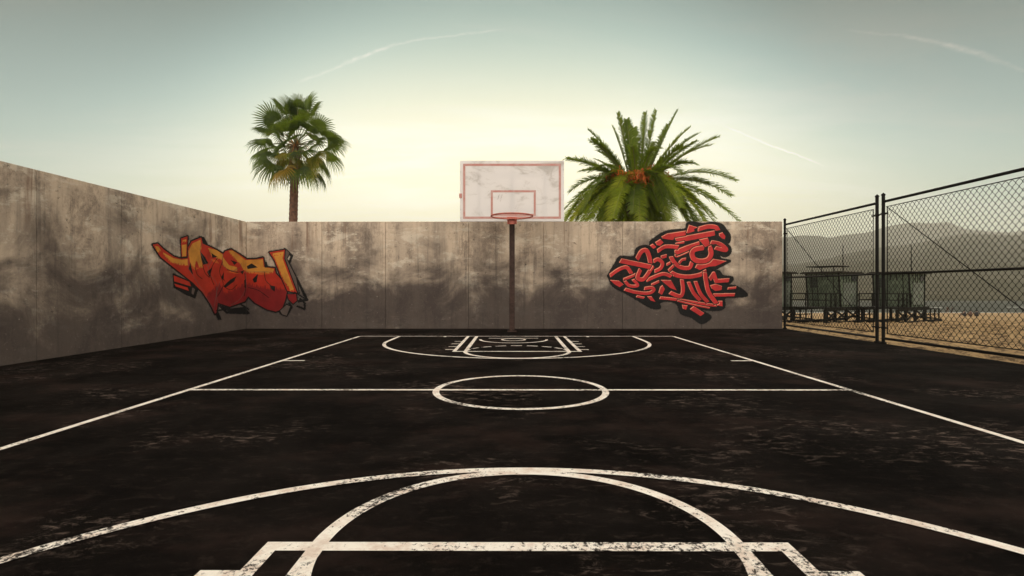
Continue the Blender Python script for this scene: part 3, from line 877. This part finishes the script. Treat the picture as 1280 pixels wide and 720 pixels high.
def date_palm():
    Y0 = 37.0; c = px(796, 236, Y0); root = empty('date_palm', (c.x, c.y, beach_z(c.x, c.y)))
    base = root.location.copy(); loc = c-base
    mb = MB(); H = loc.z; pts = []; rad = []
    n = 60
    for i in range(n+1):
        t = i/n; pts.append((math.sin(t*3)*.06, 0, -.2+t*(H-.2))); rad.append(.66+.10*(1-t)**3+(.05 if i % 2 else -.02)+(.12 if t > .86 else 0))
    mb.tube(pts, rad, 18)
    rnd = random.Random(2)
    for i in range(240):                              # old leaf bases, rough diamond scales
        t = rnd.uniform(.05, .99); a = rnd.uniform(0, 6.28); z = t*(H-.1); r0 = .66+(.12 if t > .86 else 0)
        d = Vector((math.cos(a), math.sin(a), 0)); s_ = Vector((-d.y, d.x, 0))*.10
        p = d*r0+Vector((0, 0, z)); mb.add([p-s_, p+s_, p+Vector((0, 0, -.16)), p+d*.13+Vector((0, 0, .14))], [(0,1,3), (1,2,3), (2,0,3)])
    mb.build('trunk', M['trunk'], root)
    tips = [(709,199,-.6,.9),(735.5,163,.4,.9),(739,175,-1,.8),(765,158,.6,.7),(772,142,-.5,.5),(807,141,.4,.1),(820,139,-.9,.2),(847,138,.3,.4),(862,160,-.8,.9),(872,168,.9,1.0),(897,172,-.3,.9),(888,182,1.2,1.2),(919,226,-.2,1.9),(884,230,1.0,1.3),
            (706,262,-.8,2.2),(712,240,1.2,2.0),(724,268,-1.6,2.0),(922,276,-.8,2.3),(905,262,-1.8,2.2),(893,272,-2.4,2.0),(740,272,-2.4,2.1),(752,276,-3.0,2.0),(870,278,-3.0,2.0),
            (792,160,1.0,.2),(835,156,1.2,.3),(783,150,-1.2,.3),(853,184,-1.6,.9),(748,190,1.8,1.0),(728,214,-1.8,1.2),(868,205,-2.2,1.3),(913,245,1.2,2.0),(718,280,.5,2.5)]
    k = 0
    def mk(tip, rise, width, seed, m_='date'):
        a, b = MB(), MB(); st = Vector((0, 0, H-.25))+Vector((tip[0]-0, tip[1]-0, 0)).normalized()*.30
        frond(a, b, st, tip, rise, width, seed, nl=105)
        o = a.build('frond', M[m_], root); b.build('frond_stalk', M['rachis'], o)
    for (x, y, dy, rise) in tips:
        p = px(x, y, Y0+dy)-base; mk(p, rise, .70 if y < 166 else .98, k); k += 1
    for i in range(40):                               # the rest of the head, all round
        az = rnd.uniform(0, 6.28); el = rnd.choice([rnd.uniform(-75, -30), rnd.uniform(-60, -5), rnd.uniform(-50, -10), rnd.uniform(0, 60)])
        L = rnd.uniform(4.2, 5.2) if el > -20 else rnd.uniform(3.4, 4.8)
        ex = max(.02, math.cos(R(el)))*L
        tip = Vector((math.cos(az)*ex, math.sin(az)*ex, H-.2+math.sin(R(el))*L))
        tip.x = max(-4.9, min(6.6, tip.x))
        mk(tip, 1.2+.9*math.cos(R(el)) if el < 30 else .7, .85 if el < 10 else .48, 100+i)
    for i in range(44):                               # long old fronds arching down and outward
        az = rnd.uniform(0, 6.28); ex = rnd.uniform(3.2, 6.2); tip = Vector((math.cos(az)*ex, math.sin(az)*ex, H-rnd.uniform(1.6, 4.2)))
        mk(tip, rnd.uniform(2.4, 4.0), .85, 300+i, 'date_old' if i % 3 else 'date')
    for i in range(18):                               # hanging bunches of orange fruit
        az = 6.28*i/18+rnd.uniform(-.15, .15); a = MB(); b = MB()
        d = Vector((math.cos(az), math.sin(az), 0)); e = d*rnd.uniform(1.3, 1.9)+Vector((0, 0, H+rnd.uniform(.45, 1.25)))
        b.tube([Vector((0, 0, H-.1))+d*.3, d*.8+Vector((0, 0, H+1.0)), e], .04, 5)
        for q in range(26):
            f = e+Vector((rnd.gauss(0, .32), rnd.gauss(0, .32), rnd.uniform(-.85, .15)))
            b.tube([e, (e+f)/2+Vector((0, 0, .06)), f], .012, 3, False)
            for w in range(4):
                h = f+Vector((rnd.uniform(-.07, .07), rnd.uniform(-.07, .07), rnd.uniform(-.12, .1))); s_ = rnd.uniform(.03, .05)
                a.add([h+Vector(v)*s_ for v in ((1,0,0),(-1,0,0),(0,1,0),(0,-1,0),(0,0,1.3),(0,0,-1.3))], [(0,2,4),(2,1,4),(1,3,4),(3,0,4),(2,0,5),(1,2,5),(3,1,5),(0,3,5)])
        o = a.build('fruit_cluster', M['fruit'], root); b.build('fruit_stalk', M['stalk'], o)
    tag(root, 'broad date palm with arching feather fronds and orange fruit, right of the hoop', 'palm tree')

def fan_palm():
    Y0 = 36.0; c = px(369.5, 181, Y0); foot = px(365, 277, Y0); bx = foot.x-(c.x-foot.x)*.8
    root = empty('fan_palm', (bx, Y0, beach_z(bx, Y0))); base = root.location.copy()
    loc = c-base; rnd = random.Random(11)
    mb = MB(); pts = []; rad = []; n = 80
    for i in range(n+1):
        t = i/n; pts.append((loc.x*t**1.3+math.sin(t*4)*.05, 0, -.2+t*(loc.z-.1))); rad.append(.30-.05*t+(.022 if i % 2 else 0)+(.10 if t > .84 else 0)+.25*max(0, .06-t)*4)
    mb.tube(pts, rad, 14)
    for i in range(150):
        t = rnd.uniform(.78, .99); a = rnd.uniform(0, 6.28); q = Vector((loc.x*t**1.3, 0, t*loc.z)); d = Vector((math.cos(a), math.sin(a), 0)); s_ = Vector((-d.y, d.x, 0))*.06
        p = q+d*.32; mb.add([p-s_, p+s_, p+d*.16+Vector((0, 0, .22))], [(0,1,2)])
    mb.build('trunk', M['trunk'], root)
    heart = loc.copy()
    def leaf(hub, R0, seed, mat_, spread=105, droop=.25, face=None):
        rn = random.Random(seed); a = MB(); b = MB()
        d = (hub-heart).normalized(); st = heart+d*.12
        b.tube([st, (st+hub)/2+Vector((0, 0, .10)), hub], .032, 5, False, r2=.018)
        # leaf plane holds d and a side vector
        sd = d.cross(Vector((0, 0, 1)))
        if sd.length < .1: sd = Vector((1, 0, 0))
        sd.normalize(); nrm = sd.cross(d).normalized()
        roll = rn.uniform(.2, 1.2)*rn.choice((-1, 1)); sd = (sd*math.cos(roll)+nrm*math.sin(roll)).normalized(); nrm = sd.cross(d).normalized()
        N = 26
        for i in range(N):
            an = R(-spread+2*spread*i/(N-1)); L = R0*(1-.28*(abs(an)/R(spread))**2)*rn.uniform(.92, 1.05)
            v = (d*math.cos(an)+sd*math.sin(an)); wv = (-d*math.sin(an)+sd*math.cos(an))
            h1 = hub+v*L*.46+nrm*.10*L; w1 = L*.46*R(spread)/N*1.05
            h2 = hub+v*L*.78+nrm*.08*L+Vector((0, 0, -droop*.22*L)); e = hub+v*L*rn.uniform(.9, 1.06)+Vector((0, 0, -droop*L*rn.uniform(.4, 1.0)))
            ft = nrm*.02
            a.add([hub, h1-wv*w1, h1+ft*2, h1+wv*w1, h2-wv*w1*.80, h2+ft, h2+wv*w1*.80, e], [(0,1,2),(0,2,3),(1,4,5,2),(2,5,6,3),(4,7,5),(5,7,6)])
        o = a.build('frond', mat_, root); b.build('frond_stalk', M['rachis'], o)
    # the leaves the photograph shows: hub pixel, depth offset, leaf radius
    spots = [(361,146,-.3,1.15),(354,150,.6,1.0),(384,144,-.4,1.15),(376,152,.8,1.1),(388,152,.3,1.2),(396,163,-.5,1.25),(345,158,-.7,1.25),(347,165,.7,1.1),(338,170,.1,1.1),(337,182,-.8,1.25),(334,192,.6,1.1),
             (334,200,-.5,1.25),(345,204,-1.5,1.3),(357,208,-1.9,1.3),(371,207,-2.0,1.4),(383,204,-1.6,1.35),(349,206,1.2,1.2),(395,203,-.8,1.25),(403,196,.4,1.25),(404,184,-.5,1.4),(408,180,.5,1.2),(402,176,-1.2,1.1),
             (368,168,-1.0,1.1),(356,170,-.9,1.0),(380,172,-1.1,1.0),(366,150,.2,1.2),(372,142,0,1.1),(348,170,1.2,1.0),(390,168,1.0,1.0),(360,160,1.6,1.1),(378,160,1.6,1.1),(362,192,-1.9,1.1),(376,190,-1.9,1.1),(392,196,-1.4,1.1),(382,184,-1.8,.9),(357,184,-1.9,.9),(368,176,-1.9,.8),(394,182,-1.2,1.0),(346,182,-1.2,1.0),(346,192,-1.2,1.1),(368,200,1.0,1.2),(392,214,.8,1.1),(385,212,1.5,1.1),(362,166,-1.4,1.2),(374,160,-1.5,1.3),(384,166,-1.7,1.15),(352,176,-1.9,.95),(366,158,1.3,1.2),(387,176,1.8,1.1),(352,186,1.9,1.1),(366,206,1.9,1.2),(379,208,1.9,1.2),(360,195,2.2,1.1)]
    for i, (x, y, dy, r0) in enumerate(spots):
        q_ = rnd.uniform(.90, 1.16); hub = px(369.5+(x-369.5)*1.06*q_, 181+(y-181)*1.10*q_-2, Y0+dy)-base; r0 *= rnd.uniform(.84, 1.14)
        low = y > 190
        leaf(hub, r0*1.17, i, M['fan'] if not (low and dy < -1.2 and i % 2) else M['fan_dry'], 100 if y < 175 else 92, .12 if y < 175 else (.30 if y < 195 else .5))
    for i in range(10):                               # drying leaves hanging close round the trunk
        a_ = 6.28*i/10; hub = heart+Vector((math.cos(a_)*.9, math.sin(a_)*.9, -.75-rnd.uniform(0, .3)))
        leaf(hub, 1.0, 500+i, M['fan_dry'], 80, .7)
    a = MB(); 
    for i in range(9):
        a_ = rnd.uniform(0, 6.28); el = rnd.uniform(-.3, .8); d = Vector((math.cos(a_)*math.cos(el), math.sin(a_)*math.cos(el), math.sin(el)))
        a.tube([heart-Vector((0, 0, .3)), heart+d*.7, heart+d*1.5+Vector((0, 0, -.6))], .03, 4, False, r2=.01)
    a.build('flower_stalk', M['stalk'], root)
    tag(root, 'slender fan palm with a round head of pleated leaves, left of the hoop', 'palm tree')
date_palm(); fan_palm()

# ------------------------------------------------------------------ people on the beach
M['skin'] = simple('skin', (.25, .14, .09), .6, scale=5, bump=0)
M['cloth_a'] = simple('dark_clothing', (.018, .018, .022), .9, scale=5, bump=0)
M['cloth_b'] = simple('brown_clothing', (.10, .05, .035), .9, scale=5, bump=0)
M['hair'] = simple('dark_hair', (.015, .01, .008), .7, scale=9, bump=0)
def person(loc, rz, pose, label, cloth, group=None):
    root = empty('person', loc, rz)
    if pose == 'stand':
        J = {'pel':(0,0,.95,.15),'bel':(0,0,1.12,.14),'che':(0,.01,1.35,.16),'nek':(0,0,1.52,.06),'hed':(0,.02,1.66,.095),'top':(0,.01,1.76,.07)}
        for s, k in ((-1,'l'),(1,'r')):
            J['hip'+k]=(s*.10,0,.90,.10); J['kne'+k]=(s*.13,.02+s*.05,.50,.065); J['ank'+k]=(s*.15,0+s*.09,.09,.045); J['toe'+k]=(s*.16,.15+s*.09,.04,.035)
            J['sho'+k]=(s*.19,0,1.42,.065); J['elb'+k]=(s*.26,-.02,1.14,.045); J['wri'+k]=(s*.25,.10,.92,.032); J['han'+k]=(s*.24,.14,.83,.035)
    else:
        J = {'pel':(0,0,.13,.15),'bel':(0,-.02,.28,.14),'che':(0,.03,.50,.16),'nek':(0,.08,.66,.06),'hed':(0,.12,.78,.095),'top':(0,.11,.88,.07)}
        for s, k in ((-1,'l'),(1,'r')):
            J['hip'+k]=(s*.11,.05,.13,.10); J['kne'+k]=(s*.17,.42,.48,.07); J['ank'+k]=(s*.14,.62,.09,.045); J['toe'+k]=(s*.15,.76,.04,.035)
            J['sho'+k]=(s*.19,.04,.57,.065); J['elb'+k]=(s*.25,.24,.42,.045); J['wri'+k]=(s*.13,.44,.48,.032); J['han'+k]=(s*.06,.50,.48,.035)
    names = list(J); E = [('pel','bel'),('bel','che'),('che','nek'),('nek','hed'),('hed','top')]
    for k in 'lr': E += [('pel','hip'+k),('hip'+k,'kne'+k),('kne'+k,'ank'+k),('ank'+k,'toe'+k),('che','sho'+k),('sho'+k,'elb'+k),('elb'+k,'wri'+k),('wri'+k,'han'+k)]
    me = bpy.data.meshes.new('body'); me.from_pydata([J[n][:3] for n in names], [(names.index(a), names.index(b)) for a, b in E], [])
    o = bpy.data.objects.new('body', me); COL.objects.link(o)
    sk = o.modifiers.new('skin', 'SKIN'); sk.use_smooth_shade = True
    for i, n in enumerate(names):
        r_ = J[n][3]; me.skin_vertices[0].data[i].radius = (r_, r_)
        me.skin_vertices[0].data[i].use_root = (n == 'pel')
    su = o.modifiers.new('sub', 'SUBSURF'); su.levels = 1; su.render_levels = 1
    dg = bpy.context.evaluated_depsgraph_get(); m2 = bpy.data.meshes.new_from_object(o.evaluated_get(dg))
    bpy.data.objects.remove(o)
    m2.materials.clear(); m2.materials.append(M['skin']); m2.materials.append(cloth)
    wr = 1.52 if pose == 'stand' else .67
    for p in m2.polygons:
        c_ = p.center
        if pose == 'stand': p.material_index = 1 if (.35 < c_.z < 1.49 and abs(c_.x) < .235) else 0
        else: p.material_index = 1 if (c_.z < .63 and c_.y < .45 and not (abs(c_.x) > .22)) else 0
        p.use_smooth = True
    b = bpy.data.objects.new('body', m2); COL.objects.link(b); b.parent = root
    h = J['top']; mb = MB()
    bm = bmesh.new(); bmesh.ops.create_icosphere(bm, subdivisions=2, radius=.108)
    vs = [v.co.copy() for v in bm.verts]; fs = [tuple(v.index for v in f.verts) for f in bm.faces if f.calc_center_median().z > -.02 and (f.calc_center_median().y < .05 or f.calc_center_median().z > .05)]
    bm.free(); mb.add([Vector((v.x, v.y, v.z*1.1))+Vector((0, h[1]-.005, h[2]-.075)) for v in vs], fs)
    mb.build('hair', M['hair'], root, smooth=True)
    return tag(root, label, 'person', group)
def bp(x, Y): X = (x-VX)/F*Y; return (X, Y, beach_z(X, Y)-.02)
gs = 'people sitting near the waterline'
person(bp(1205, 75), R(20), 'sit', 'leftmost of three people in dark clothes sitting on the sand near the water', M['cloth_a'], gs)
person(bp(1212, 74.6), R(-10), 'sit', 'middle one of three people sitting on the sand, in brown clothes', M['cloth_b'], gs)
person(bp(1219.5, 75.2), R(-30), 'sit', 'rightmost of three people in dark clothes sitting on the sand near the water', M['cloth_a'], gs)
X = (1188.8-VX)/F*149; person((X, 149, beach_z(X, 149)), R(10), 'stand', 'person in dark clothes standing at the edge of the surf, right one of two', M['cloth_a'], 'people standing at the surf')
X = (1183.0-VX)/F*150; person((X, 150, beach_z(X, 150)), R(-60), 'stand', 'person in brown clothes standing at the edge of the surf, left one of two', M['cloth_b'], 'people standing at the surf')

# ------------------------------------------------------------------ haze
HAZE = .00030
mb = MB(); mb.box((0, 1720, 225), (13000, 3860, 470))
m = bpy.data.materials.new('haze'); m.use_nodes = True; nt = m.node_tree; nt.nodes.clear()
pv = nt.nodes.new('ShaderNodeVolumePrincipled'); pv.inputs['Color'].default_value = (.90, .89, .79, 1)
pv.inputs['Density'].default_value = HAZE; pv.inputs['Anisotropy'].default_value = .15
nt.links.new(pv.outputs[0], nt.nodes.new('ShaderNodeOutputMaterial').inputs['Volume'])
hz = mb.build('haze', m); hz['kind'] = 'stuff'; hz['label'] = 'thin warm sea haze over the beach and hills'; hz['category'] = 'haze'

# ------------------------------------------------------------------ sky, sun, camera
SUN_EL, SUN_AZ = 13.0, -1.0
w = bpy.data.worlds.new('World'); S.world = w; w.use_nodes = True
t = NT(w.node_tree); bg = t.n['Background']
sky = t.node('ShaderNodeTexSky', sky_type='NISHITA'); sky.sun_disc = False
sky.sun_elevation = R(SUN_EL); sky.sun_rotation = R(SUN_AZ); sky.air_density = 1.2; sky.dust_density = 3.0; sky.ozone_density = 1.5; sky.altitude = 0
d = t.vmath('NORMALIZE', t.node('ShaderNodeTexCoord').outputs['Generated'])
hs = t.node('ShaderNodeHueSaturation'); t.l.new(sky.outputs[0], hs.inputs['Color']); hs.inputs['Saturation'].default_value = .30
x, y, z = t.sep(d)
# hazy sky: the glow round the sun rolls off, the far sky turns teal grey
lm_ = t.node('ShaderNodeRGBToBW'); t.l.new(hs.outputs[0], lm_.inputs[0]); L = lm_.outputs[0]
Lp = t.math('POWER', L, 2.6); g_ = t.math('DIVIDE', Lp, t.math('ADD', Lp, 146))
g_ = t.math('ADD', g_, t.math('MULTIPLY', t.math('SUBTRACT', 1, g_), t.math('MULTIPLY', t.math('EXPONENT', t.math('MULTIPLY', t.math('MAXIMUM', z, 0), -7.5)), .75)))
g_ = t.math('MULTIPLY', g_, t.ramp(z, .17, .56, 1, .27))
fac = t.math('DIVIDE', t.math('MULTIPLY', g_, 14.0), L)
c = t.mix(1, hs.outputs[0], t.comb(fac, fac, fac), 'MULTIPLY')
c = t.mix(1, c, t.mix(t.ramp(g_, .15, .92), (.64, 1.03, 1.06), (1.01, 1.05, .88)), 'MULTIPLY')
# unseen bright cloud cover added over and behind the camera as fill light
bk = t.math('MULTIPLY', t.ramp(y, .30, -.35), t.ramp(t.noise(t.mapping(d, (1, 1, 2)), 2.2, 7, .6), .30, .50, .35, 1))
c = t.mix(t.math('MULTIPLY', bk, .9), c, (23.5, 21.2, 18.2))
# thin high cirrus, sheared along the horizon
zz = t.math('ADD', t.math('MAXIMUM', z, 0), .12)
pl = t.comb(t.math('DIVIDE', x, zz), t.math('DIVIDE', y, zz), 0)
ci = t.noise(t.mapping(pl, (.55, 1.5, 1), (3, 1, 0)), 1.0, 9, .62, .5)
cm = t.ramp(ci, .42, .70, 0, .42)
def sky_dir(px_, py_): return Vector(((px_-VX)/F, 1, (VY-py_)/F)).normalized()
trails = [((375, 102), (450, 74), .0035, .30), ((430, 80), (495, 56), .0045, .50), ((485, 59), (535, 47), .0030, .38), ((525, 48.5), (625, 38), .0030, .32),
          ((1060, 38), (1135, 46), .0030, .20), ((1125, 45), (1180, 55), .0040, .45), ((1172, 53), (1245, 76), .0055, .55), ((1235, 73), (1300, 96), .0040, .3),
          ((905, 158), (960, 180), .0020, .5), ((950, 177), (1025, 206), .0018, .85)]
tot = None
wob = t.math('MULTIPLY', t.math('SUBTRACT', t.noise(d, 14, 6, .7), .5), .016)
tex = t.ramp(t.noise(t.mapping(d, (1, 1, 3)), 60, 6, .7), .30, .65, .35, 1)
for (a, b, wd, st) in trails:
    A = sky_dir(*a); B = sky_dir(*b); n = A.cross(B).normalized(); mid = (A+B).normalized(); tg = n.cross(mid).normalized(); half = A.angle(B)/2
    dist = t.math('ABSOLUTE', t.math('ADD', t.vmath('DOT_PRODUCT', d, tuple(n), 1), wob))
    al = t.math('ABSOLUTE', t.vmath('DOT_PRODUCT', d, tuple(tg), 1))
    fr = t.math('GREATER_THAN', t.vmath('DOT_PRODUCT', d, tuple(mid), 1), 0)
    f = t.math('MULTIPLY', t.math('MULTIPLY', t.ramp(dist, wd, 0, 0, st), t.ramp(al, half*1.25, half*.6)), fr)
    tot = f if tot is None else t.math('MAXIMUM', tot, f)
cm2 = t.math('MULTIPLY', tot, tex)
lum = t.node('ShaderNodeRGBToBW'); t.l.new(c, lum.inputs[0])
cl = t.math('MULTIPLY_ADD', lum.outputs[0], 1.22, .05)
c = t.mix(cm, c, t.comb(t.math('MULTIPLY', cl, .97), t.math('MULTIPLY', cl, 1.0), t.math('MULTIPLY', cl, .93)))
cl2 = t.math('MULTIPLY_ADD', lum.outputs[0], 1.3, 2.2)
c = t.mix(cm2, c, t.comb(cl2, t.math('MULTIPLY', cl2, .97), t.math('MULTIPLY', cl2, .90)))
t.l.new(c, bg.inputs[0]); bg.inputs[1].default_value = .10

sl = bpy.data.lights.new('sun', 'SUN'); sl.energy = 3.2; sl.angle = R(.5); sl.color = (1, .86, .66)
so = bpy.data.objects.new('sun', sl); COL.objects.link(so)
so.rotation_euler = (R(-(90-SUN_EL)), 0, R(-SUN_AZ))

cam = bpy.data.cameras.new('camera'); cam.sensor_width = 36; cam.lens = F/1280*36; cam.clip_end = 6000; cam.clip_start = .05
co_ = bpy.data.objects.new('camera', cam); COL.objects.link(co_)
co_.location = (0, 0, EYE); co_.rotation_euler = (R(90), 0, (VX-640)/F)
S.camera = co_

S.render.engine = 'CYCLES'; S.cycles.volume_bounces = 0; S.cycles.max_bounces = 5; S.cycles.transparent_max_bounces = 8
vs_ = S.view_settings; vs_.view_transform = 'Standard'; vs_.look = 'None'; vs_.gamma = 1; vs_.exposure = 0; vs_.use_curve_mapping = False
